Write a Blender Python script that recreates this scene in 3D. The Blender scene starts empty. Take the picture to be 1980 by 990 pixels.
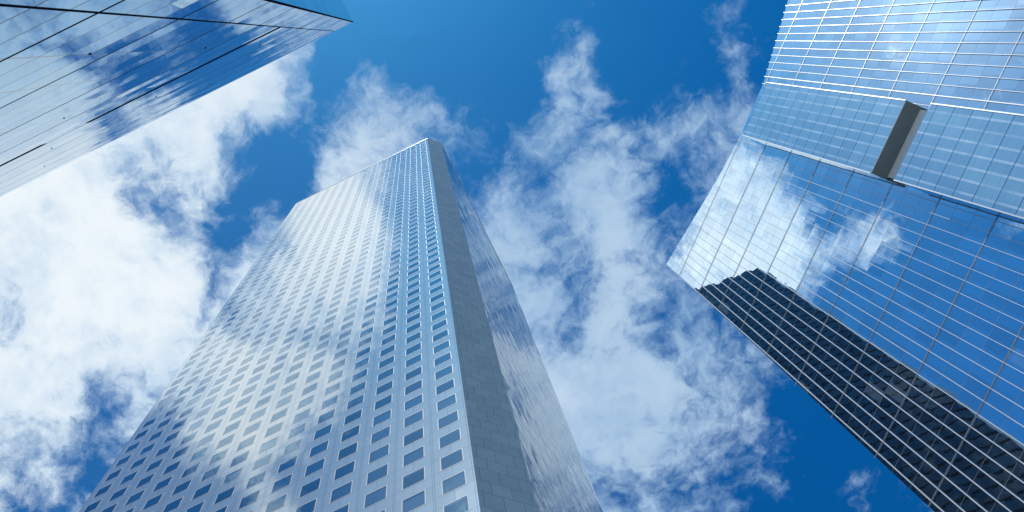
import bpy, math, random
from mathutils import Vector, Matrix

random.seed(7)
scene = bpy.context.scene
COL = scene.collection

# ------------------------------------------------------------------ camera
EYE = 1.7
F_PX = 1800.0
# rows: world x, y, z expressed in camera axes (right, down, forward)
R = ((0.8970633565, -0.4418191706, -0.0085530642),
     (0.4297768430, 0.8677830013, 0.2494885325),
     (-0.1028066128, -0.2274829293, 0.9683399802))
cam_data = bpy.data.cameras.new('camera')
cam_data.sensor_width = 36.0
cam_data.lens = F_PX / 1980.0 * 36.0
cam_data.clip_start = 0.1
cam_data.clip_end = 6000.0
cam = bpy.data.objects.new('camera', cam_data)
COL.objects.link(cam)
cam.matrix_world = Matrix(((R[0][0], -R[0][1], -R[0][2], 0.0),
                           (R[1][0], -R[1][1], -R[1][2], 0.0),
                           (R[2][0], -R[2][1], -R[2][2], EYE),
                           (0, 0, 0, 1)))
scene.camera = cam


def in_frame(p):
    """(x, y) in the photograph for a world point (used only to choose which windows get parts of their own)."""
    v = (p[0], p[1], p[2] - EYE)
    c = [sum(R[i][j] * v[i] for i in range(3)) for j in range(3)]
    return c[0] / c[2] * F_PX + 990, c[1] / c[2] * F_PX + 495


# ------------------------------------------------------------------ mesh + object helpers
class MB:
    def __init__(self):
        self.v, self.f, self.m = [], [], []

    def quad(self, a, b, c, d, mat=0):
        n = len(self.v)
        self.v += [a, b, c, d]
        self.f.append((n, n + 1, n + 2, n + 3))
        self.m.append(mat)

    def poly(self, pts, mat=0):
        n = len(self.v)
        self.v += list(pts)
        self.f.append(tuple(range(n, n + len(pts))))
        self.m.append(mat)

    def box(self, x0, x1, y0, y1, z0, z1, mat=0):
        p = [(x, y, z) for z in (z0, z1) for y in (y0, y1) for x in (x0, x1)]
        for q in ((0, 2, 3, 1), (4, 5, 7, 6), (0, 1, 5, 4), (2, 6, 7, 3), (0, 4, 6, 2), (1, 3, 7, 5)):
            self.quad(*[p[i] for i in q], mat)

    def prism(self, plan, z0, z1, mat=0, caps=True):
        k = len(plan)
        for i in range(k):
            a, b = plan[i], plan[(i + 1) % k]
            self.quad((a[0], a[1], z0), (b[0], b[1], z0), (b[0], b[1], z1), (a[0], a[1], z1), mat)
        if caps:
            self.poly([(p[0], p[1], z1) for p in plan], mat)
            self.poly([(p[0], p[1], z0) for p in reversed(plan)], mat)

    def mesh(self, name, mats):
        me = bpy.data.meshes.new(name)
        me.from_pydata(self.v, [], self.f)
        for m in mats:
            me.materials.append(m)
        if len(mats) > 1:
            me.polygons.foreach_set('material_index', self.m)
        me.update()
        return me

    def build(self, name, mats, parent=None, kind=None, label=None):
        if not isinstance(mats, (list, tuple)):
            mats = [mats]
        o = bpy.data.objects.new(name, self.mesh(name, mats))
        COL.objects.link(o)
        if parent:
            o.parent = parent
        if kind:
            o['kind'] = kind
        if label:
            o['label'] = label
        return o


def thing(name, label, category, loc, rotz=0.0):
    o = bpy.data.objects.new(name, None)
    COL.objects.link(o)
    o.location = loc
    o.rotation_euler = (0, 0, rotz)
    o['label'] = label
    o['category'] = category
    return o


# ------------------------------------------------------------------ node helpers
class NT:
    def __init__(self, tree):
        self.t = tree
        self.n = tree.nodes
        self.n.clear()

    def new(self, typ, **kw):
        nd = self.n.new(typ)
        for k, v in kw.items():
            setattr(nd, k, v)
        return nd

    def link(self, a, b):
        self.t.links.new(a, b)

    def put(self, sock, v):
        if hasattr(v, 'is_output'):
            self.link(v, sock)
        else:
            sock.default_value = v

    def math(self, op, a, b=None, c=None, clamp=False):
        nd = self.new('ShaderNodeMath', operation=op, use_clamp=clamp)
        for i, v in enumerate((a, b, c)):
            if v is not None:
                self.put(nd.inputs[i], v)
        return nd.outputs[0]

    def vec(self, op, a, b=None, scale=None):
        nd = self.new('ShaderNodeVectorMath', operation=op)
        self.put(nd.inputs[0], a)
        if b is not None:
            self.put(nd.inputs[1], b)
        if scale is not None:
            self.put(nd.inputs['Scale'], scale)
        return nd.outputs['Value'] if op in ('DOT_PRODUCT', 'LENGTH', 'DISTANCE') else nd.outputs[0]

    def sep(self, v):
        nd = self.new('ShaderNodeSeparateXYZ')
        self.link(v, nd.inputs[0])
        return nd.outputs

    def comb(self, x, y, z):
        nd = self.new('ShaderNodeCombineXYZ')
        for i, v in enumerate((x, y, z)):
            self.put(nd.inputs[i], v)
        return nd.outputs[0]

    def noise(self, vec, scale, detail=2.0, rough=0.5, dist=0.0, dims='3D'):
        nd = self.new('ShaderNodeTexNoise', noise_dimensions=dims)
        self.link(vec, nd.inputs['Vector'])
        nd.inputs['Scale'].default_value = scale
        nd.inputs['Detail'].default_value = detail
        nd.inputs['Roughness'].default_value = rough
        nd.inputs['Distortion'].default_value = dist
        return nd

    def white(self, vec):
        nd = self.new('ShaderNodeTexWhiteNoise', noise_dimensions='3D')
        self.link(vec, nd.inputs['Vector'])
        return nd

    def mix(self, fac, a, b):
        nd = self.new('ShaderNodeMix', data_type='RGBA')
        self.put(nd.inputs[0], fac)
        for sock, v in ((nd.inputs[6], a), (nd.inputs[7], b)):
            self.put(sock, v)
        return nd.outputs[2]

    def smooth(self, v, lo, hi, to0=0.0, to1=1.0):
        nd = self.new('ShaderNodeMapRange', interpolation_type='SMOOTHSTEP')
        self.put(nd.inputs[0], v)
        nd.inputs[1].default_value = lo
        nd.inputs[2].default_value = hi
        nd.inputs[3].default_value = to0
        nd.inputs[4].default_value = to1
        return nd.outputs[0]

    def lin(self, v, lo, hi, to0=0.0, to1=1.0):
        nd = self.new('ShaderNodeMapRange')
        self.put(nd.inputs[0], v)
        nd.inputs[1].default_value = lo
        nd.inputs[2].default_value = hi
        nd.inputs[3].default_value = to0
        nd.inputs[4].default_value = to1
        return nd.outputs[0]

    def line(self, coord, pitch, offset, width):
        """1 on a line repeated every pitch (line centred at offset, given width)."""
        a = self.math('SUBTRACT', coord, offset - pitch * 0.5)
        b = self.math('MODULO', self.math('ADD', a, pitch * 400.0), pitch)
        d = self.math('ABSOLUTE', self.math('SUBTRACT', b, pitch * 0.5))
        return self.math('LESS_THAN', d, width * 0.5)

    def cell(self, coord, pitch, offset):
        return self.math('FLOOR', self.math('DIVIDE', self.math('SUBTRACT', coord, offset), pitch))


def material(name):
    m = bpy.data.materials.new(name)
    m.use_nodes = True
    return m, NT(m.node_tree)


def finish(k, bsdf):
    out = k.new('ShaderNodeOutputMaterial')
    k.link(bsdf, out.inputs[0])


def principled(k, color, rough=0.5, metallic=0.0, ior=1.5, spec=0.5, normal=None, edge=None):
    b = k.new('ShaderNodeBsdfPrincipled')
    k.put(b.inputs['Base Color'], color)
    k.put(b.inputs['Roughness'], rough)
    k.put(b.inputs['Metallic'], metallic)
    b.inputs['IOR'].default_value = ior
    k.put(b.inputs['Specular IOR Level'], spec)
    if edge is not None:
        b.inputs['Specular Tint'].default_value = edge
    if normal is not None:
        k.link(normal, b.inputs['Normal'])
    return b.outputs[0]


def tilted_normal(k, cell_vec, amp, wav_vec=None, wav_scale=1.0, wav_amp=0.0, row_vec=None, row_amp=0.0):
    """surface normal tilted a little, pane by pane, plus the gentle waviness of rolled sheets."""
    g = k.new('ShaderNodeNewGeometry')
    w = k.white(cell_vec)
    off = k.vec('SCALE', k.vec('SUBTRACT', w.outputs['Color'], (0.5, 0.5, 0.5)), scale=amp * 2)
    n = k.vec('ADD', g.outputs['Normal'], off)
    if wav_vec is not None:
        nz = k.noise(wav_vec, wav_scale, 1.5, 0.5)
        o2 = k.vec('SCALE', k.vec('SUBTRACT', nz.outputs['Color'], (0.5, 0.5, 0.5)), scale=wav_amp * 2)
        n = k.vec('ADD', n, o2)
    if row_vec is not None:
        wr = k.white(row_vec)
        n = k.vec('ADD', n, k.vec('SCALE', k.vec('SUBTRACT', wr.outputs['Color'], (0.5, 0.5, 0.5)), scale=row_amp * 2))
    return k.vec('NORMALIZE', n), w


def plain(name, color, rough=0.5, metallic=0.0, spec=0.5, vary=0.06, scale=3.0):
    m, k = material(name)
    tc = k.new('ShaderNodeTexCoord')
    nz = k.noise(tc.outputs['Object'], scale, 4.0, 0.6)
    lo = tuple(c * (1 - vary) for c in color) + (1,)
    hi = tuple(min(1, c * (1 + vary)) for c in color) + (1,)
    c = k.mix(nz.outputs[0], lo, hi)
    finish(k, principled(k, c, rough, metallic, spec=spec))
    return m



# how cloudy the sky is, measured at points of a plane laid one unit overhead: (x, y, amount)
SKY_SAMPLES = [
    (-0.042, -0.044, 0.00), (-0.013, -0.031, 0.00), (0.015, -0.017, 0.00), (0.044, -0.003, 0.00), (0.073, 0.011, 0.00), (0.103, 0.025, 0.00), (0.132, 0.039, 0.11),
    (0.147, 0.046, 0.22), (0.172, 0.058, 0.33), (0.192, 0.067, 0.11), (0.222, 0.082, 0.00), (0.253, 0.096, 0.00), (0.283, 0.111, 0.11), (0.314, 0.125, 0.44),
    (0.345, 0.140, 0.11), (-0.114, -0.044, 0.78), (-0.085, -0.030, 0.00), (-0.057, -0.017, 0.00), (-0.028, -0.003, 0.00), (0.001, 0.011, 0.00), (0.030, 0.025, 0.00),
    (0.060, 0.039, 0.00), (0.089, 0.053, 0.00), (0.119, 0.067, 0.22), (0.149, 0.082, 0.44), (0.179, 0.096, 0.11), (0.209, 0.111, 0.00), (0.240, 0.126, 0.00),
    (0.271, 0.140, 0.11), (0.302, 0.155, 0.56), (0.309, 0.159, 0.67), (0.333, 0.170, 0.11), (-0.157, -0.030, 0.89), (-0.129, -0.017, 0.56), (-0.119, -0.012, 0.44),
    (-0.100, -0.003, 0.00), (-0.071, 0.011, 0.22), (-0.052, 0.021, 0.44), (-0.042, 0.025, 0.22), (-0.013, 0.039, 0.00), (0.016, 0.054, 0.00), (0.046, 0.068, 0.00),
    (0.075, 0.082, 0.00), (0.105, 0.097, 0.22), (0.135, 0.111, 0.67), (0.166, 0.126, 0.33), (0.196, 0.141, 0.00), (0.227, 0.156, 0.11), (0.237, 0.161, 0.33),
    (0.258, 0.171, 0.11), (0.289, 0.186, 0.33), (0.320, 0.201, 0.11), (-0.229, -0.030, 1.00), (-0.201, -0.016, 1.00), (-0.172, -0.002, 0.78), (-0.151, 0.008, 0.67),
    (-0.144, 0.011, 0.33), (-0.115, 0.025, 0.11), (-0.086, 0.040, 0.44), (-0.057, 0.054, 0.67), (-0.028, 0.068, 0.56), (0.002, 0.083, 0.44), (0.031, 0.097, 0.33),
    (0.061, 0.112, 0.00), (0.091, 0.126, 0.44), (0.122, 0.141, 0.67), (0.152, 0.156, 0.44), (0.183, 0.171, 0.00), (0.214, 0.186, 0.33), (0.229, 0.194, 0.56),
    (0.245, 0.201, 0.22), (0.276, 0.217, 0.67), (0.297, 0.227, 0.67), (-0.301, -0.030, 0.89), (-0.273, -0.016, 0.78), (-0.245, -0.002, 0.89), (-0.216, 0.012, 0.44),
    (-0.188, 0.026, 0.11), (-0.159, 0.040, 0.00), (-0.130, 0.054, 0.22), (-0.101, 0.068, 0.67), (-0.072, 0.083, 0.78), (-0.043, 0.097, 0.67), (-0.013, 0.112, 0.22),
    (0.017, 0.127, 0.33), (0.047, 0.141, 0.44), (0.077, 0.156, 0.56), (0.108, 0.171, 0.44), (0.138, 0.187, 0.56), (0.169, 0.202, 0.67), (0.190, 0.212, 0.67),
    (0.200, 0.217, 0.44), (0.232, 0.233, 0.33), (0.263, 0.248, 0.56), (-0.373, -0.030, 1.00), (-0.345, -0.016, 0.89), (-0.317, -0.002, 0.44), (-0.310, 0.002, 0.22),
    (-0.289, 0.012, 0.67), (-0.261, 0.026, 0.78), (-0.233, 0.040, 0.33), (-0.204, 0.054, 0.00), (-0.175, 0.069, 0.00), (-0.146, 0.083, 0.56), (-0.117, 0.098, 0.67),
    (0.002, 0.157, 0.19), (0.032, 0.172, 0.48), (0.063, 0.187, 0.29), (0.093, 0.202, 0.38), (0.124, 0.218, 0.67), (0.155, 0.233, 0.76), (0.187, 0.249, 0.29),
    (0.218, 0.264, 0.33), (0.239, 0.275, 0.44), (-0.445, -0.029, 1.00), (-0.418, -0.016, 0.89), (-0.390, -0.002, 1.00), (-0.362, 0.012, 1.00), (-0.334, 0.026, 0.56),
    (-0.320, 0.033, 0.11), (-0.306, 0.041, 0.33), (-0.277, 0.055, 0.67), (-0.249, 0.069, 0.22), (-0.220, 0.084, 0.11), (-0.191, 0.098, 0.00), (-0.013, 0.187, 0.38),
    (0.018, 0.203, 0.67), (0.048, 0.218, 0.57), (0.079, 0.233, 0.76), (0.110, 0.249, 0.86), (0.141, 0.265, 0.57), (0.173, 0.280, 0.10), (0.205, 0.296, 0.33),
    (-0.463, -0.001, 0.89), (-0.435, 0.013, 0.78), (-0.407, 0.027, 0.78), (-0.379, 0.041, 1.00), (-0.351, 0.055, 0.89), (-0.323, 0.069, 0.44), (-0.304, 0.079, 0.44),
    (-0.294, 0.084, 0.56), (-0.275, 0.094, 0.11), (-0.265, 0.098, 0.11), (-0.236, 0.113, 0.56), (-0.222, 0.120, 0.67), (-0.028, 0.218, 0.57), (0.003, 0.234, 0.76),
    (0.033, 0.249, 0.67), (0.054, 0.260, 0.48), (0.064, 0.265, 0.67), (0.096, 0.281, 0.86), (0.127, 0.297, 0.57), (0.159, 0.313, 0.29), (0.191, 0.329, 0.22),
    (-0.480, 0.027, 0.78), (-0.453, 0.041, 1.00), (-0.425, 0.055, 1.00), (-0.397, 0.070, 1.00), (-0.368, 0.084, 1.00), (-0.340, 0.099, 0.89), (-0.311, 0.113, 0.44),
    (-0.297, 0.121, 0.11), (-0.282, 0.128, 0.33), (-0.263, 0.138, 0.89), (-0.013, 0.266, 0.76), (0.018, 0.281, 0.57), (0.050, 0.297, 0.38), (0.081, 0.313, 0.76),
    (0.113, 0.330, 0.76), (0.139, 0.343, 0.48), (0.145, 0.346, 0.38), (-0.499, 0.056, 0.67), (-0.471, 0.070, 1.00), (-0.443, 0.085, 1.00), (-0.414, 0.099, 0.89),
    (-0.386, 0.114, 0.89), (-0.357, 0.129, 1.00), (-0.328, 0.143, 0.67), (-0.299, 0.158, 0.78), (-0.028, 0.298, 0.76), (0.003, 0.314, 0.67), (0.034, 0.330, 0.57),
    (0.040, 0.333, 0.29), (0.066, 0.346, 0.76), (0.098, 0.363, 0.67), (0.130, 0.379, 0.48), (0.162, 0.396, 0.44), (-0.517, 0.085, 0.67), (-0.489, 0.099, 0.67),
    (-0.461, 0.114, 0.78), (-0.432, 0.129, 0.89), (-0.404, 0.144, 0.89), (-0.375, 0.159, 1.00), (-0.346, 0.174, 0.78), (-0.336, 0.179, 0.44), (-0.018, 0.344, 0.76),
    (0.019, 0.363, 0.57), (0.024, 0.366, 0.38), (0.051, 0.380, 0.76), (0.083, 0.397, 0.57), (0.115, 0.413, 0.48), (0.148, 0.430, 0.44), (0.181, 0.447, 0.33),
    (-0.536, 0.114, 0.89), (-0.507, 0.129, 0.78), (-0.479, 0.144, 0.89), (-0.450, 0.159, 0.89), (-0.422, 0.174, 0.89), (-0.393, 0.189, 0.89), (-0.373, 0.200, 0.67),
    (-0.363, 0.205, 0.56), (-0.028, 0.381, 0.76), (0.004, 0.397, 0.76), (0.036, 0.414, 0.76), (0.068, 0.431, 0.76), (0.100, 0.448, 0.67), (0.133, 0.465, 0.67),
    (0.166, 0.483, 0.44), (-0.555, 0.145, 0.78), (-0.526, 0.160, 1.00), (-0.498, 0.175, 0.78), (-0.469, 0.190, 0.44), (-0.459, 0.195, 0.22), (-0.440, 0.205, 0.67),
    (-0.411, 0.221, 0.67), (-0.012, 0.432, 0.89), (0.020, 0.449, 0.89), (0.053, 0.466, 0.89), (0.085, 0.483, 0.89), (0.118, 0.501, 0.67), (0.151, 0.518, 0.56),
    (0.185, 0.536, 0.44), (0.219, 0.554, 0.22), (-0.574, 0.175, 0.67), (-0.545, 0.190, 0.89), (-0.517, 0.206, 0.89), (-0.502, 0.213, 0.11), (-0.488, 0.221, 0.33),
    (-0.459, 0.237, 0.56), (-0.028, 0.467, 0.89), (0.004, 0.484, 0.78), (0.037, 0.501, 0.78), (0.070, 0.519, 0.78), (0.103, 0.537, 0.67), (0.128, 0.550, 0.33),
    (0.136, 0.555, 0.56), (0.170, 0.573, 0.56), (0.204, 0.591, 0.11), (0.238, 0.609, 0.00), (-0.593, 0.206, 0.56), (-0.565, 0.222, 0.56), (-0.536, 0.237, 0.44),
    (-0.531, 0.240, 0.11), (-0.507, 0.253, 0.67), (-0.497, 0.258, 0.56), (-0.034, 0.508, 0.78), (-0.012, 0.520, 0.67), (0.021, 0.537, 0.67), (0.054, 0.555, 0.56),
    (0.088, 0.573, 0.44), (0.121, 0.592, 0.33), (0.155, 0.610, 0.33), (0.189, 0.628, 0.22), (0.224, 0.647, 0.11), (0.259, 0.666, 0.00), (-0.613, 0.238, 0.56),
    (-0.584, 0.253, 0.56), (-0.555, 0.269, 0.22), (-0.548, 0.273, 0.11), (-0.531, 0.282, 0.11), (-0.028, 0.556, 0.56), (0.005, 0.574, 0.56), (0.038, 0.592, 0.44),
    (0.072, 0.611, 0.44), (0.106, 0.629, 0.33), (0.140, 0.648, 0.44), (0.157, 0.657, 0.44), (0.174, 0.666, 0.11), (0.209, 0.685, 0.11), (0.244, 0.704, 0.33),
    (0.279, 0.724, 0.11), (-0.633, 0.270, 0.44), (-0.604, 0.285, 0.22), (-0.575, 0.302, 0.33), (-0.045, 0.593, 0.56), (-0.012, 0.611, 0.56), (0.022, 0.630, 0.44),
    (0.056, 0.649, 0.44), (0.090, 0.667, 0.44), (0.124, 0.686, 0.22), (0.159, 0.705, 0.11), (0.194, 0.724, 0.11), (0.229, 0.744, 0.22), (0.265, 0.763, 0.22),
    (0.300, 0.783, 0.33),
]

# the part of the sky behind the viewer, seen only as reflections
SKY_SAMPLES_BEHIND = [
    (-0.137, -0.396, 0.33), (-0.155, -0.512, 0.44), (-0.100, -0.550, 0.44), (-0.268, -0.609, 0.33), (-0.215, -0.466, 0.44), (-0.275, -0.251, 0.89), (-0.324, -0.211, 0.78),
    (-0.274, -0.295, 0.56), (-0.330, -0.310, 0.78), (-0.310, -0.385, 0.22), (-0.360, -0.370, 0.67), (-0.389, -0.395, 0.67), (-0.452, -0.405, 0.11), (-0.439, -0.473, 0.11),
    (-0.524, -0.518, 0.00), (-0.634, -0.527, 0.00), (-0.372, -0.336, 0.78), (-0.600, -0.300, 0.00), (-0.600, -0.400, 0.00), (-0.050, -0.120, 0.22), (-0.060, -0.200, 0.11),
    (-0.080, -0.300, 0.11), (0.048, -0.060, 0.00), (0.050, -0.300, 0.00), (-0.700, -0.600, 0.00), (0.000, -0.600, 0.44), (-0.200, -0.600, 0.33), (0.050, -0.450, 0.33),
    (-0.192, -0.445, 0.22), (-0.230, -0.135, 0.33), (-0.282, -0.161, 0.22), (-0.314, -0.184, 0.44), (-0.184, -0.120, 0.89), (-0.149, -0.113, 1.00), (-0.117, -0.110, 0.78),
    (-0.082, -0.115, 0.22), (-0.081, -0.160, 0.11), (-0.133, -0.165, 0.67), (-0.181, -0.160, 1.00), (-0.167, -0.193, 0.89), (-0.148, -0.216, 0.33), (-0.123, -0.242, 0.11),
    (-0.237, -0.171, 0.78), (-0.218, -0.207, 0.89), (-0.194, -0.232, 1.00), (-0.174, -0.243, 0.67), (-0.167, -0.260, 0.22), (-0.157, -0.285, 0.00), (-0.295, -0.207, 0.67),
    (-0.287, -0.238, 0.56), (-0.250, -0.230, 0.78), (-0.234, -0.259, 0.33), (-0.201, -0.269, 0.56), (-0.347, -0.220, 0.67), (-0.328, -0.244, 0.89), (-0.304, -0.270, 0.78),
    (-0.274, -0.286, 0.89), (-0.252, -0.305, 0.56), (-0.224, -0.313, 0.22), (-0.199, -0.340, 0.00), (-0.389, -0.239, 0.78), (-0.420, -0.236, 0.78), (-0.377, -0.273, 0.89),
    (-0.350, -0.295, 1.00), (-0.323, -0.316, 1.00), (-0.290, -0.327, 0.89), (-0.280, -0.346, 0.44), (-0.455, -0.252, 0.11), (-0.486, -0.271, 0.00), (-0.432, -0.279, 0.44),
    (-0.413, -0.303, 0.44), (-0.383, -0.319, 0.78), (-0.353, -0.336, 0.67), (-0.323, -0.352, 0.33), (-0.295, -0.374, 0.11), (-0.245, -0.379, 0.00), (-0.482, -0.309, 0.00),
    (-0.435, -0.342, 0.00), (-0.385, -0.369, 0.00), (-0.334, -0.397, 0.00), (-0.282, -0.425, 0.00), (-0.163, -0.387, 0.00), (-0.108, -0.277, 0.00), (-0.079, -0.193, 0.11),
    (-0.201, -0.462, 0.22), (-0.242, -0.477, 0.22),
]


def cloud_amount(x, y):
    sw, sv = 1e-9, 3e-10
    for samples, spread, use in ((SKY_SAMPLES, SPREAD_A, y > -0.06), (SKY_SAMPLES_BEHIND, SPREAD_B, y < -0.03)):
        if not use:
            continue
        for a, b, c in samples:
            d2 = (x - a) ** 2 + (y - b) ** 2
            w = 1e-6 / (.05 + d2)
            if d2 < 40 * spread * spread:
                w += math.exp(-d2 / (2 * spread * spread))
            sw += w
            sv += w * c
    return (sv / sw) ** 0.85


SPREAD_A, SPREAD_B = 0.0145, 0.022
CLOUD_ROWS = []
for i in range(45):
    y = -0.65 + 0.0375 * i if i < 16 else -0.05 + 0.03 * (i - 16)
    if y < -0.06:
        x0, x1 = -0.70, 0.10
    else:
        xs = [a for a, b, c in SKY_SAMPLES if abs(b - y) < 0.05]
        x0, x1 = min(xs) - 0.02, max(xs) + 0.02
    CLOUD_ROWS.append((y, x0, x1, [cloud_amount(x0 + (x1 - x0) * j / 31.0, y) for j in range(32)]))
WARP_A, WARP_B = 0.06, 0.03
CLOUD_GAIN = 1.0
SKY_A, SKY_B = (0.13, 0.60, 0.98, 1), (0.012, 0.46, 0.90, 1)

# ------------------------------------------------------------------ materials
FLOOR = 3.095          # middle tower: storey height
COLW = 2.637           # middle tower: window pitch
WIN_TOP = 51.2 + EYE   # head of one window row
WIN_H = 1.70
WIN_W = 1.46


def steel_cladding(name, horiz, col_x0):
    """brushed steel panels; horiz is 'X' or 'Y', the axis running along the wall."""
    m, k = material(name)
    tc = k.new('ShaderNodeTexCoord')
    s = k.sep(tc.outputs['Object'])
    h = s[0] if horiz == 'X' else s[1]
    z = s[2]
    mid = col_x0 + (COLW - WIN_W) / 2          # centre of a pier
    l1 = k.line(h, COLW, mid - 0.07, 0.035)
    l2 = k.line(h, COLW, mid + 0.07, 0.035)
    l3 = k.line(z, FLOOR, WIN_TOP, 0.035)
    l4 = k.line(z, FLOOR, WIN_TOP - WIN_H, 0.035)
    top = k.math('MODULO', k.math('ADD', k.math('SUBTRACT', z, WIN_TOP), FLOOR * 400), FLOOR)
    span = k.math('LESS_THAN', top, FLOOR - WIN_H)
    l5 = k.math('MULTIPLY', k.line(h, COLW, mid + COLW / 2, 0.03), span)
    ln = k.math('MAXIMUM', k.math('MAXIMUM', l1, l2), k.math('MAXIMUM', k.math('MAXIMUM', l3, l4), l5))
    cv = k.comb(k.cell(h, COLW / 2, mid), k.cell(z, FLOOR, WIN_TOP), span)
    nrm, w = tilted_normal(k, cv, 0.0035, tc.outputs['Object'], 0.9, 0.006)
    smear = k.noise(k.vec('MULTIPLY', tc.outputs['Object'], (0.9, 0.9, 5.0)), 1.2, 5.0, 0.65)
    tone = k.math('ADD', k.math('MULTIPLY', w.outputs['Value'], 0.22), k.math('MULTIPLY', smear.outputs[0], 0.45))
    c = k.mix(tone, (0.62, 0.67, 0.685, 1), (0.84, 0.875, 0.87, 1))
    c = k.mix(k.math('MULTIPLY', ln, 0.6), c, (0.22, 0.26, 0.30, 1))
    rough = k.lin(smear.outputs[0], 0.25, 0.75, 0.025, 0.075)
    finish(k, principled(k, c, rough, 0.60, normal=nrm, edge=(0.90, 0.90, 0.88, 1)))
    return m


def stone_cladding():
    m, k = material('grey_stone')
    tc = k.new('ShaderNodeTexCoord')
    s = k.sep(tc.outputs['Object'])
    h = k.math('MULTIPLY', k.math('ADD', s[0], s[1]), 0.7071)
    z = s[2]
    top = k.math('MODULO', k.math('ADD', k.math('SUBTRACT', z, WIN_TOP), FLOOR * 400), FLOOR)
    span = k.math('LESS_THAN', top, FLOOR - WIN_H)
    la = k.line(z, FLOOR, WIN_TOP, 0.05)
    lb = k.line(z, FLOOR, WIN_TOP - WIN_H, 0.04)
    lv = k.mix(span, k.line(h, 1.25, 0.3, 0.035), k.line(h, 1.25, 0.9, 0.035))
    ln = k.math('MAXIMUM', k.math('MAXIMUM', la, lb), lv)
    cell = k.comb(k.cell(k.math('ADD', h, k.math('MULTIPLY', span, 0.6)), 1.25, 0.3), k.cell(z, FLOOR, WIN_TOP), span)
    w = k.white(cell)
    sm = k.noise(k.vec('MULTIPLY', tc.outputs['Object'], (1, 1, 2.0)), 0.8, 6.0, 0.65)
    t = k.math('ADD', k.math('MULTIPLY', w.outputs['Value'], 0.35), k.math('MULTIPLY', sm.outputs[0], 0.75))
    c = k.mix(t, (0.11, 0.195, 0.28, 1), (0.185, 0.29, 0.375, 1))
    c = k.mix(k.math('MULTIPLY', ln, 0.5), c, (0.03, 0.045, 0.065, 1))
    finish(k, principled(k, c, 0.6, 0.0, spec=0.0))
    return m


def window_glass():
    m, k = material('window_glass')
    tc = k.new('ShaderNodeTexCoord')
    g = k.new('ShaderNodeNewGeometry')
    cv = k.vec('FLOOR', k.vec('DIVIDE', g.outputs['Position'], (COLW, COLW, FLOOR)))
    nrm, w = tilted_normal(k, cv, 0.006, g.outputs['Position'], 0.7, 0.004)
    c = k.mix(w.outputs['Value'], (0.13, 0.23, 0.31, 1), (0.23, 0.34, 0.42, 1))
    finish(k, principled(k, c, 0.015, 0.96, normal=nrm, edge=(0.93, 0.96, 0.98, 1)))
    return m


def curtain_glass(name, tint, pitch_x, pitch_z, z0, amp, wav, joint=0.0, joint_w=0.05, dark=(0.02, 0.05, 0.08, 1), x_off=0.0,
                  heavy=0, vjoint=0.0, metal=0.985, vary=0.08, wscale=0.55, edge=None, row_amp=0.0, ior=1.7, odd=0.0):
    m, k = material(name)
    tc = k.new('ShaderNodeTexCoord')
    s = k.sep(tc.outputs['Object'])
    h = k.math('ADD', s[0], k.math('MULTIPLY', s[1], 1.0))
    cv = k.comb(k.cell(s[0], pitch_x, x_off), k.cell(s[2], pitch_z, z0), k.cell(s[1], pitch_x, 0.3))
    nrm, w = tilted_normal(k, cv, amp, tc.outputs['Object'], wscale, wav,
                           k.comb(0.5, k.cell(s[2], pitch_z, z0), 0.5), row_amp)
    lo = tuple(t * (1 - vary) for t in tint) + (1,)
    hi = tuple(min(1, t * (1 + vary)) for t in tint) + (1,)
    c = k.mix(w.outputs['Value'], lo, hi)
    if odd > 0:      # the odd pane with its blind drawn
        c = k.mix(k.math('MULTIPLY', k.math('GREATER_THAN', w.outputs['Value'], 0.985), odd), c, (0.75, 0.9, 0.95, 1))
        metal = k.math('SUBTRACT', metal, k.math('MULTIPLY', k.math('GREATER_THAN', w.outputs['Value'], 0.985), odd * 0.7))
    mask = None
    jobs = []
    if joint > 0:
        jobs.append((k.line(s[2], pitch_z, z0, joint_w), joint))
    if heavy:
        jobs.append((k.line(s[2], pitch_z * heavy, z0, joint_w * 2.2), 1.0))
    if vjoint > 0:
        jobs.append((k.line(s[0], pitch_x, x_off, joint_w * 0.8), vjoint))
    for ln, amount in jobs:
        t = k.math('MULTIPLY', ln, amount)
        mask = t if mask is None else k.math('MAXIMUM', mask, t)
    if mask is None:
        mask = k.math('MULTIPLY', s[0], 0.0)
    keep = k.math('SUBTRACT', 1.0, mask)
    c = k.mix(mask, c, dark)
    sh = principled(k, c, 0.012, k.math('MULTIPLY', keep, metal), ior=ior, spec=k.math('MULTIPLY', keep, 0.5), normal=nrm,
                    edge=(edge if edge else (1, 1, 1, 1)))
    finish(k, sh)
    return m


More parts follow.
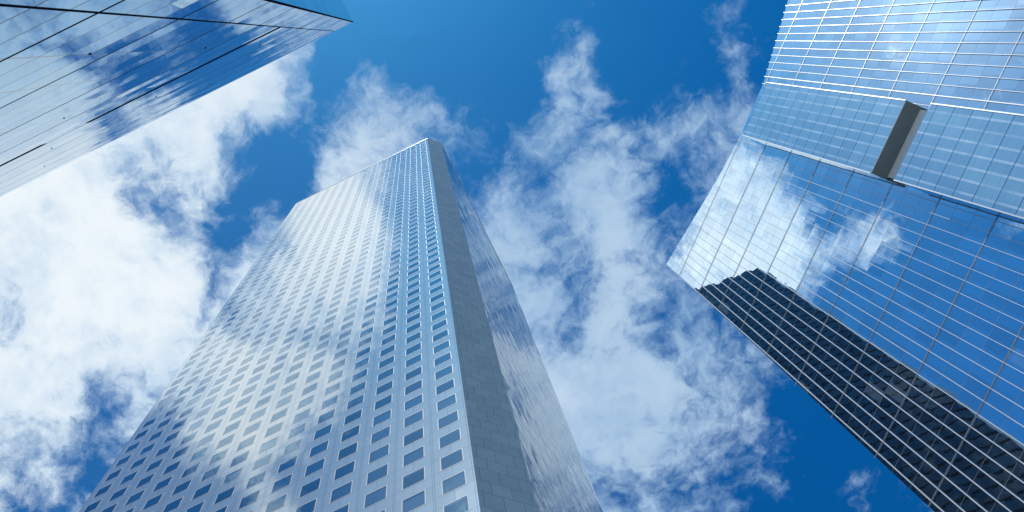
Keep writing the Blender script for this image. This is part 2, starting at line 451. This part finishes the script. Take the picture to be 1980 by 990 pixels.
def frosted_bay():
    """printed (fritted) glass of the projecting box: part pale diffuse print, part mirror."""
    m, k = material('fritted_glass')
    tc = k.new('ShaderNodeTexCoord')
    s = k.sep(tc.outputs['Object'])
    cv = k.comb(k.cell(s[0], 1.36, 0.05), k.cell(s[2], 3.6, 1.2), k.cell(s[1], 1.36, 0.3))
    nrm, w = tilted_normal(k, cv, 0.006, tc.outputs['Object'], 0.6, 0.006)
    fl = k.noise(k.vec('MULTIPLY', tc.outputs['Object'], (0.5, 0.5, 0.25)), 1.0, 3.0, 0.6)
    sl = k.noise(k.vec('MULTIPLY', tc.outputs['Object'], (0.12, 0.12, 2.2)), 1.0, 4.0, 0.6)
    vl = k.math('MULTIPLY', k.line(s[0], 1.36, 0.05, 0.26), k.smooth(fl.outputs[0], 0.34, 0.64, 0.3, 1.0))
    hd = k.math('MULTIPLY', k.line(s[2], 3.6, 1.2, 0.18), 0.75)
    hf = k.math('MULTIPLY', k.line(s[2], 1.8, 2.1, 0.10), 0.18)
    c = k.mix(k.math('ADD', k.math('MULTIPLY', w.outputs['Value'], 0.45), k.math('MULTIPLY', sl.outputs[0], 0.55)),
              (0.27, 0.53, 0.70, 1), (0.39, 0.67, 0.83, 1))
    c = k.mix(k.math('MULTIPLY', vl, 0.9), c, (0.80, 0.95, 1.0, 1))
    c = k.mix(k.math('MAXIMUM', hd, hf), c, (0.05, 0.16, 0.28, 1))
    finish(k, principled(k, c, 0.10, 0.45, ior=1.7, normal=nrm))
    return m


M_STONE = stone_cladding()
M_WGLASS = window_glass()
M_WFRAME = plain('white_window_frame', (0.66, 0.70, 0.73), 0.6, spec=0.15)
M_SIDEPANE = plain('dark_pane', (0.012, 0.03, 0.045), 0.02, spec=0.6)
M_ROOF = plain('roof_membrane', (0.22, 0.22, 0.22), 0.8, scale=0.5, vary=0.2)
M_FIN = plain('white_aluminium', (0.82, 0.84, 0.86), 0.3, 0.0)
M_TRANSOM = plain('grey_aluminium', (0.36, 0.42, 0.48), 0.35, 0.3)
M_SOFFIT = plain('grey_soffit', (0.145, 0.205, 0.225), 0.7, scale=0.4, vary=0.14)
M_DARK = plain('dark_gasket', (0.010, 0.013, 0.028), 1.0, spec=0.0)
M_BAY = frosted_bay()
M_RGLASS = curtain_glass('blue_mirror_glass', (0.68, 0.80, 0.88), 1.362, 3.602, 1.2578 * 61.5 + EYE, 0.0026, 0.0050,
                         joint=0.45, joint_w=0.07, x_off=0.30, odd=0.13, wscale=0.4)
LEFT_H = 95.0        # left tower: height
M_LGLASS = curtain_glass('silver_mirror_glass', (0.52, 0.67, 0.80), 0.0268 * LEFT_H, 0.02155 * LEFT_H, 0.258 * LEFT_H + EYE, 0.007, 0.005,
                         joint=0.95, joint_w=0.10, x_off=-0.0214 * LEFT_H, heavy=4, vjoint=0.75, wscale=0.22, row_amp=0.007, edge=(0.54, 0.69, 0.81, 1))
M_LSIDE = curtain_glass('dark_side_glass', (0.22, 0.36, 0.48), 1.3, 0.02155 * LEFT_H, 0.258 * LEFT_H + EYE, 0.006, 0.006,
                        joint=0.5, joint_w=0.12)


def paving():
    m, k = material('granite_paving')
    tc = k.new('ShaderNodeTexCoord')
    br = k.new('ShaderNodeTexBrick')
    k.link(tc.outputs['Object'], br.inputs['Vector'])
    br.inputs['Color1'].default_value = (0.40, 0.40, 0.39, 1)
    br.inputs['Color2'].default_value = (0.47, 0.46, 0.45, 1)
    br.inputs['Mortar'].default_value = (0.13, 0.13, 0.13, 1)
    br.inputs['Scale'].default_value = 1.0
    br.inputs['Brick Width'].default_value = 1.2
    br.inputs['Row Height'].default_value = 0.6
    br.inputs['Mortar Size'].default_value = 0.012
    nz = k.noise(tc.outputs['Object'], 0.3, 6.0, 0.6)
    c = k.mix(k.math('MULTIPLY', nz.outputs[0], 0.5), br.outputs[0], (0.2, 0.2, 0.2, 1))
    finish(k, principled(k, c, 0.7))
    return m


# ------------------------------------------------------------------ ground
g = MB()
g.quad((-2500, -2500, 0), (2500, -2500, 0), (2500, 2500, 0), (-2500, 2500, 0))
g.build('plaza_ground', paving(), kind='structure')

# ------------------------------------------------------------------ middle tower
H1 = 237.0 + EYE
FX0, FX1, FY = -45.2, -8.05, 23.77       # front wall
SX, SY0, SY1 = -5.5, 26.32, 68.9         # side wall
OX, OY = FX1, FY                         # base point
tower = thing('steel_tower', 'silver metal tower with rows of small windows and a plain grey cut corner',
              'skyscraper', (OX, OY, 0))
X = lambda x: x - OX
Y = lambda y: y - OY
M_STEEL_X = steel_cladding('brushed_steel_front', 'X', X(-8.70))
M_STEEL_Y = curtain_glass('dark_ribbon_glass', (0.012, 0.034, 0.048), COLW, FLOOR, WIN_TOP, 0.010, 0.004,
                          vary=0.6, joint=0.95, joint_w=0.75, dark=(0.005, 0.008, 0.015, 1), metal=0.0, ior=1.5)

b = MB()
b.quad((X(FX0), 0, 0), (X(FX1), 0, 0), (X(FX1), 0, H1), (X(FX0), 0, H1))
b.build('front_wall', M_STEEL_X, tower)
b = MB()
b.quad((X(FX1), 0, 0), (X(SX), Y(SY0), 0), (X(SX), Y(SY0), H1), (X(FX1), 0, H1))
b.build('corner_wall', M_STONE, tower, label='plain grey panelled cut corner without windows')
b = MB()
b.quad((X(SX), Y(SY0), 0), (X(SX), Y(SY1), 0), (X(SX), Y(SY1), H1), (X(SX), Y(SY0), H1))
b.build('side_wall', M_STEEL_Y, tower)
b = MB()
b.quad((X(SX), Y(SY1), 0), (X(FX0), Y(SY1), 0), (X(FX0), Y(SY1), H1), (X(SX), Y(SY1), H1))
b.quad((X(FX0), Y(SY1), 0), (X(FX0), 0, 0), (X(FX0), 0, H1), (X(FX0), Y(SY1), H1))
b.build('rear_wall', M_STEEL_Y, tower)
b = MB()
b.poly([(X(FX0), 0, H1 - .3), (X(FX1), 0, H1 - .3), (X(SX), Y(SY0), H1 - .3), (X(SX), Y(SY1), H1 - .3), (X(FX0), Y(SY1), H1 - .3)])
b.build('roof', M_ROOF, tower)
b = MB()
cp = [(X(FX0), 0), (X(FX1), 0), (X(SX), Y(SY0)), (X(SX), Y(SY1)), (X(FX0), Y(SY1))]
for i in range(3):
    p, q = Vector(cp[i]).to_3d(), Vector(cp[i + 1]).to_3d()
    d = (q - p).normalized()
    n = Vector((d.y, -d.x, 0))
    pl = [p + n * .06, q + n * .06, q - n * .5, p - n * .5]
    b.prism([(v.x, v.y) for v in pl], H1, H1 + .35 + .003 * i)
b.build('parapet_coping', M_TRANSOM, tower)


def ring(b, x0, x1, z0, z1, y_in, y_out, w, place, mat=0):
    """a rectangular window frame: outer box rails set round the pane."""
    for a0, a1, c0, c1 in ((x0 - w, x1 + w, z0 - w, z0), (x0 - w, x1 + w, z1, z1 + w), (x0 - w, x0, z0, z1), (x1, x1 + w, z0, z1)):
        p = [place(a, d, c) for c in (c0, c1) for d in (y_in, y_out) for a in (a0, a1)]
        for q in ((0, 2, 3, 1), (4, 5, 7, 6), (0, 1, 5, 4), (2, 6, 7, 3), (0, 4, 6, 2), (1, 3, 7, 5)):
            b.quad(*[p[i] for i in q], mat)


front = lambda a, d, c: (a, -d, c)
side = lambda a, d, c: (X(SX) + d, a, c)
wins = []
for r in range(-16, 60):
    for c in range(14):
        x1 = -8.70 - COLW * c
        z1 = WIN_TOP + FLOOR * r
        px, py = in_frame((x1 - WIN_W / 2, FY, z1 - WIN_H / 2))
        vis = -10 < px < 1990 and -10 < py < 992
        wins.append((not vis, z1 ** 2 + .0 * x1, X(x1 - WIN_W), z1))
wins.sort()
FRAME_W, FRAME_D = 0.06, 0.013
for i, (_, _, x0, z1) in enumerate(wins[:100]):
    b = MB()
    ring(b, x0, x0 + WIN_W, z1 - WIN_H, z1, 0.0, FRAME_D, FRAME_W, front)
    w = b.build('window', M_WFRAME, tower)
    b = MB()
    b.quad((x0, -.008, z1 - WIN_H), (x0 + WIN_W, -.008, z1 - WIN_H), (x0 + WIN_W, -.008, z1), (x0, -.008, z1))
    b.build('pane', M_WGLASS, w)
b = MB()
for _, _, x0, z1 in wins[100:]:
    ring(b, x0, x0 + WIN_W, z1 - WIN_H, z1, 0.0, FRAME_D, FRAME_W, front)
    b.quad((x0, -.008, z1 - WIN_H), (x0 + WIN_W, -.008, z1 - WIN_H), (x0 + WIN_W, -.008, z1), (x0, -.008, z1), 1)
for r in range(-16, 60):
    for c in range(15):
        y0 = Y(SY0 + 1.9 + COLW * c)
        z1 = WIN_TOP + FLOOR * r
        b.quad((X(SX) + .006, y0, z1 - WIN_H), (X(SX) + .006, y0 + WIN_W, z1 - WIN_H), (X(SX) + .006, y0 + WIN_W, z1), (X(SX) + .006, y0, z1), 2)
b.build('windows', [M_WFRAME, M_WGLASS, M_SIDEPANE], tower, kind='stuff')

# ------------------------------------------------------------------ right tower (local x runs along the wall, y into the building)
D = 61.5
N3 = (0.67131386, 0.74117319)
ANG = math.atan2(-N3[0], N3[1])
glass_tower = thing('glass_tower', 'blue glass tower gridded with thin white bars, a glass bay projecting from it',
                    'skyscraper', (N3[0] * D, N3[1] * D, 0), ANG)
PROFILE = [(0.372, 2.835), (0.2664, 2.805), (0.2015, 2.782), (0.1, 2.745), (-0.0053, 2.716), (-0.0997, 2.700), (-0.2593, 2.704),
           (-0.3522, 2.735), (-0.44, 2.768), (-0.5274, 2.803), (-0.95, 2.96)]


def roof_z(s):
    for (a, za), (c, zc) in zip(PROFILE, PROFILE[1:]):
        if c <= s <= a:
            return za + (zc - za) * (a - s) / (a - c)
    return PROFILE[-1][1] if s < 0 else PROFILE[0][1]


def P(s):
    return -s * D


def Z(z):
    return z * D + EYE


LEAN = [(0.0, 0.3672), (1.2515, 0.3654), (1.42, 0.3639), (1.63, 0.3622), (1.90, 0.3597), (2.14, 0.3585), (2.835, 0.3572)]
S_END = -0.95
BAY0, BAY1, BAYT = 0.0997, 0.2585, 0.041     # -s range and depth of the bay
b = MB()
# main wall between the outer corner and s = -0.95, with its slanting roof line; notch behind the bay
left = [(P(s), 0, Z(z)) for z, s in LEAN]
top = [(P(s), 0, Z(z)) for s, z in PROFILE if s < 0.357 and not (-BAY1 < s < -BAY0)]
b.poly([(P(S_END), 0, 0)] + list(reversed(top)) + list(reversed(left)))
b.build('glass_wall', M_RGLASS, glass_tower)
b = MB()
depth = 38.0
for (za, sa), (zb, sb) in zip(LEAN, LEAN[1:]):
    b.quad((P(sa), 0, Z(za) if za else 0), (P(sb), 0, Z(zb)), (P(sb), depth, Z(zb)), (P(sa), depth, Z(za) if za else 0))
b.build('end_wall', M_RGLASS, glass_tower)
b = MB()
b.quad((P(S_END), 0, 0), (P(S_END), depth, 0), (P(S_END), depth, Z(2.96)), (P(S_END), 0, Z(2.96)))
tp = [(P(0.3572), 0, Z(2.835))] + top
b.poly([(P(0.3672), depth, 0)] + [(x, depth, z) for x, _, z in tp] + [(P(S_END), depth, 0)])
b.build('rear_wall', M_RGLASS, glass_tower)
b = MB()
for p, q in zip(tp, tp[1:]):
    b.quad((p[0], .2, p[2] - .8), (q[0], .2, q[2] - .8), (q[0], depth - .2, q[2] - .8), (p[0], depth - .2, p[2] - .8))
b.build('roof', M_ROOF, glass_tower)

FIN_S0, FIN_P = 0.3557, 0.02214
FIN_Y0, FIN_Y1 = -0.15, -0.01
for i in range(56):
    s = FIN_S0 - FIN_P * i
    if s < -0.86 or -BAY1 - .004 < s < -BAY0 + .004:
        continue
    b = MB()
    wd = 0.027
    if abs(s + 0.2864) < .006:
        wd = 0.06  # widened to stand in for the sun's highlight along this bar
    zt = Z(roof_z(s)) + 0.12
    b.box(P(s) - wd, P(s) + wd, FIN_Y0, FIN_Y1, 0.05, zt)
    b.build('mullion', M_FIN, glass_tower)

TZ = [0.2036 + .1757 * i for i in range(5)] + [1.0821, 1.2578, 1.4332, 1.6085, 1.7845, 1.9595, 2.1365, 2.3125, 2.487, 2.6840]
for z in TZ:
    b = MB()
    b.box(P(0.3668), BAY0 * D - .02, -0.095, -0.05, Z(z) - .028, Z(z) + .028)
    b.build('transom', M_TRANSOM, glass_tower)
    b = MB()
    b.box(BAY1 * D + .02, P(S_END), -0.095, -0.05, Z(z) - .028, Z(z) + .028)
    b.build('transom', M_TRANSOM, glass_tower)

# projecting bay: two glazed boxes with an open storey between them
bx0, bx1, by = BAY0 * D, BAY1 * D, -BAYT * D
SLOT0, SLOT1, BAYTOP = Z(1.7135), Z(1.8085), Z(2.574)


def bay(z0, z1, name):
    b = MB()
    b.quad((bx0, by, z0), (bx1, by, z0), (bx1, by, z1), (bx0, by, z1))
    b.quad((bx0, -.004, z0), (bx0, by, z0), (bx0, by, z1), (bx0, -.004, z1))
    b.quad((bx1, by, z0), (bx1, -.004, z0), (bx1, -.004, z1), (bx1, by, z1))
    o = b.build(name, M_BAY, glass_tower)
    b = MB()
    b.quad((bx0, by, z1), (bx1, by, z1), (bx1, -.004, z1), (bx0, -.004, z1))
    b.build('bay_roof', M_ROOF, o)
    b = MB()
    e = 0.07
    for x in (bx0, bx1):
        b.box(x - e, x + e, by - e, by + e, z0, z1)
    b.build('edge_trim', M_TRANSOM, o)
    return o


bay(0.05, SLOT0, 'lower_bay')
up = bay(SLOT1, BAYTOP, 'upper_bay')
b = MB()
b.box(bx0 + .003, bx1 - .003, by + .003, -.006, SLOT1 - .12, SLOT1 - .002)
b.build('soffit', M_SOFFIT, up, label='dark grey underside of the upper glass bay')
b = MB()
b.box(bx0 + .35, bx1 - .35, -.30, -.01, SLOT0 - .3, SLOT1 - .13)
b.build('recessed_wall', M_FIN, glass_tower)

# ------------------------------------------------------------------ left tower
K = LEFT_H
LX, LY = -0.0486 * K, -0.0404 * K
mirror = thing('mirror_tower', 'flat mirror glass tower with dark joints and no windows, upper left', 'skyscraper', (LX, LY, 0))
H3 = K + EYE
x_end = -0.95 * K - LX
b = MB()
b.quad((x_end, 0, 0), (-0.0214 * K, 0, 0), (-0.0214 * K, 0, H3), (x_end, 0, H3))
b.build('glass_wall', M_LGLASS, mirror)
b = MB()
b.quad((-0.0214 * K, 0, 0), (0, 0, 0), (0, 0, H3), (-0.0214 * K, 0, H3))
b.build('corner_wall', M_LGLASS, mirror)
b = MB()
b.quad((0, 0, 0), (0, -34, 0), (0, -34, H3), (0, 0, H3))
b.build('side_wall', M_LSIDE, mirror, label='dark blue narrow side wall seen edge-on')
b = MB()
b.quad((0, -34, 0), (x_end, -34, 0), (x_end, -34, H3), (0, -34, H3))
b.quad((x_end, -34, 0), (x_end, 0, 0), (x_end, 0, H3), (x_end, -34, H3))
b.build('rear_wall', M_LSIDE, mirror)
b = MB()
b.quad((x_end, -34, H3 - .2), (0, -34, H3 - .2), (0, 0, H3 - .2), (x_end, 0, H3 - .2))
b.build('roof', M_ROOF, mirror)
b = MB()
b.box(-0.0214 * K - .03, -0.0214 * K + .03, 0.002, 0.014, 0.05, H3 - .1)
b.build('corner_joint', M_DARK, mirror)
b = MB()
b.box(-.05, .03, -.05, .03, 0.05, H3)
b.build('corner_trim', M_DARK, mirror)


def vent(xa, xb, z, h):
    b = MB()
    b.box(xa, xb, 0.004, 0.012, z - h / 2, z + h / 2)
    b.build('vent_slot', M_DARK, mirror)


zv = 0.598 * K + EYE
vent(-0.202 * K - LX, -0.0703 * K - LX, zv, 0.0095 * K)
vent(-0.345 * K - LX, -0.232 * K - LX, zv, 0.0095 * K)
vent(-0.60 * K - LX, -0.385 * K - LX, zv, 0.0095 * K)
for j in range(5):
    for i in range(5):
        x = (-0.0963 - 0.08 * j) * K - LX
        z = (0.321 + 0.1735 * i) * K + EYE
        if z > H3 - 2 or (i + j) % 2 and j > 1:
            continue
        b = MB()
        b.box(x - .06, x + .06, 0.002, 0.012, z - .014, z + .014)
        b.box(x - .014, x + .014, 0.002, 0.015, z - .07, z + .07)
        b.box(x - .014, x + .014, 0.015, 0.045, z - .014, z + .014)
        b.build('anchor_bracket', M_DARK, mirror)

# ------------------------------------------------------------------ sky, clouds, sun
SUN = Vector((0.021, -0.289, 1.0)).normalized()
elev = math.asin(SUN.z)
azim = math.atan2(SUN.x, SUN.y)
sun_data = bpy.data.lights.new('sun', 'SUN')
sun_data.energy = 5.0
sun_data.angle = math.radians(0.5)
sun_data.color = (1.0, 0.975, 0.94)
sun = bpy.data.objects.new('sun', sun_data)
COL.objects.link(sun)
sun.rotation_euler = SUN.to_track_quat('Z', 'Y').to_euler()
sun.location = (0, -60, 320)

world = bpy.data.worlds.new('World')
world.use_nodes = True
k = NT(world.node_tree)
tc = k.new('ShaderNodeTexCoord')
dirv = k.vec('NORMALIZE', tc.outputs['Generated'])
ds = k.sep(dirv)
zc = k.math('MAXIMUM', ds[2], 0.04)
u0 = k.comb(k.math('DIVIDE', ds[0], zc), k.math('DIVIDE', ds[1], zc), 0.0)
# two layers of swirl push the cloud edges about
wa = k.noise(u0, 7.0, 3.0, 0.55)
wb = k.noise(u0, 26.0, 5.0, 0.62)
u1 = k.vec('ADD', u0, k.vec('SCALE', k.vec('SUBTRACT', wa.outputs['Color'], (.5, .5, .5)), scale=WARP_A))
u1 = k.vec('ADD', u1, k.vec('SCALE', k.vec('SUBTRACT', wb.outputs['Color'], (.5, .5, .5)), scale=WARP_B))
us = k.sep(u1)
cover = None


def ramp(fac, stops):
    nd = k.new('ShaderNodeValToRGB')
    k.link(fac, nd.inputs[0])
    el = nd.color_ramp.elements
    for _ in range(len(stops) - len(el)):
        el.new(0.5)
    el.foreach_set('position', [p for p, v in stops])
    el.foreach_set('alpha', [v for p, v in stops])
    return nd.outputs['Alpha']


ylo, yhi = CLOUD_ROWS[0][0] - .06, CLOUD_ROWS[-1][0] + .06
yn = k.lin(us[1], ylo, yhi)
for i, (y, x0, x1, vals) in enumerate(CLOUD_ROWS):
    fx = k.lin(us[0], x0, x1)
    row = ramp(fx, [(j / 31.0, v) for j, v in enumerate(vals)])
    n = lambda v: (v - ylo) / (yhi - ylo)
    st = []
    if i == 0:
        st = [(0.0, 1.0), (n(y), 1.0), (n(CLOUD_ROWS[1][0]), 0.0)]
    elif i == len(CLOUD_ROWS) - 1:
        st = [(n(CLOUD_ROWS[i - 1][0]), 0.0), (n(y), 1.0), (1.0, 1.0)]
    else:
        st = [(n(CLOUD_ROWS[i - 1][0]), 0.0), (n(y), 1.0), (n(CLOUD_ROWS[i + 1][0]), 0.0)]
    wgt = ramp(yn, st)
    cover = k.math('MULTIPLY', row, wgt) if cover is None else k.math('MULTIPLY_ADD', row, wgt, cover)

n1 = k.noise(u1, 15.0, 9.0, 0.62, 0.15)
n2 = k.noise(k.vec('ADD', u1, (3.1, 1.7, 0.0)), 42.0, 7.0, 0.63, 0.25)
n3 = k.noise(k.vec('ADD', u1, (7.3, 2.2, 0.0)), 6.0, 6.0, 0.55)
dens = k.math('ADD', k.math('MULTIPLY', cover, 1.22), k.math('MULTIPLY', k.math('SUBTRACT', n1.outputs[0], 0.5), 1.25))
dens = k.math('ADD', dens, k.math('MULTIPLY', k.math('SUBTRACT', n2.outputs[0], 0.5), 0.85))
alpha = k.smooth(dens, 0.34, 0.96)
# even cloud veil added behind the viewer, reflected as haze in the right tower
vd = k.vec('DISTANCE', u0, (-0.10, -0.58, 0.0))
veil = k.smooth(vd, 0.05, 0.34, 0.66, 0.0)
alpha = k.math('MULTIPLY', alpha, k.math('MULTIPLY_ADD', k.smooth(us[0], -0.30, 0.08), -0.16, 1.0))
alpha = k.math('MAXIMUM', alpha, veil)
core = k.smooth(k.math('ADD', dens, k.math('MULTIPLY', k.math('SUBTRACT', n3.outputs[0], 0.5), 1.7)), 0.40, 1.45)
# whiter towards -x and on the sun's side (-y), bluer elsewhere
side_f = k.math('MULTIPLY', k.smooth(us[0], -0.38, 0.08), k.smooth(us[1], -0.12, 0.06))
lit = k.mix(side_f, (0.85, 0.925, 0.975, 1), (0.55, 0.72, 0.89, 1))
shade = k.mix(side_f, (0.50, 0.67, 0.86, 1), (0.31, 0.50, 0.75, 1))
ccol = k.mix(core, shade, lit)
bg_c = k.new('ShaderNodeBackground')
k.link(ccol, bg_c.inputs[0])
glow = k.math('POWER', k.math('MAXIMUM', k.vec('DOT_PRODUCT', dirv, tuple(SUN)), 0.0), 120.0)
hot = k.smooth(k.vec('DISTANCE', u0, (-0.15, -0.56, 0.0)), 0.0, 0.12, 0.9, 0.0)  # bright patch added in the veil, standing in for glare on the right tower
k.link(k.math('ADD', k.math('ADD', glow, hot), k.smooth(us[1], -0.16, -0.02, CLOUD_GAIN + 0.22, CLOUD_GAIN)), bg_c.inputs[1])
sky = k.new('ShaderNodeTexSky', sky_type='NISHITA')
sky.sun_disc = False
sky.sun_elevation = elev
sky.sun_rotation = azim
sky.altitude = 60
sky.air_density = 1.0
sky.dust_density = 0.6
sky.ozone_density = 1.5
grade = k.mix(k.smooth(k.math('ADD', us[0], k.math('MULTIPLY', us[1], 0.55)), -0.35, 0.62), SKY_A, SKY_B)
scol = k.new('ShaderNodeMix', data_type='RGBA', blend_type='MULTIPLY')
scol.inputs[0].default_value = 1.0
k.link(sky.outputs[0], scol.inputs[6])
k.link(grade, scol.inputs[7])
bg_s = k.new('ShaderNodeBackground')
k.link(scol.outputs[2], bg_s.inputs[0])
bg_s.inputs[1].default_value = 0.12
ms = k.new('ShaderNodeMixShader')
k.link(alpha, ms.inputs[0])
k.link(bg_s.outputs[0], ms.inputs[1])
k.link(bg_c.outputs[0], ms.inputs[2])
wo = k.new('ShaderNodeOutputWorld')
k.link(ms.outputs[0], wo.inputs[0])
scene.world = world
world.cycles.sampling_method = 'MANUAL'
world.cycles.sample_map_resolution = 1024

# ------------------------------------------------------------------ picture
scene.render.engine = 'CYCLES'
scene.render.resolution_x = 1024
scene.render.resolution_y = 512
scene.view_settings.view_transform = 'Standard'
scene.view_settings.look = 'None'
scene.view_settings.exposure = 0.0
scene.view_settings.gamma = 1.0
scene.view_settings.use_curve_mapping = False
scene.cycles.max_bounces = 8
scene.cycles.glossy_bounces = 6
scene.cycles.caustics_reflective = False
scene.cycles.caustics_refractive = False
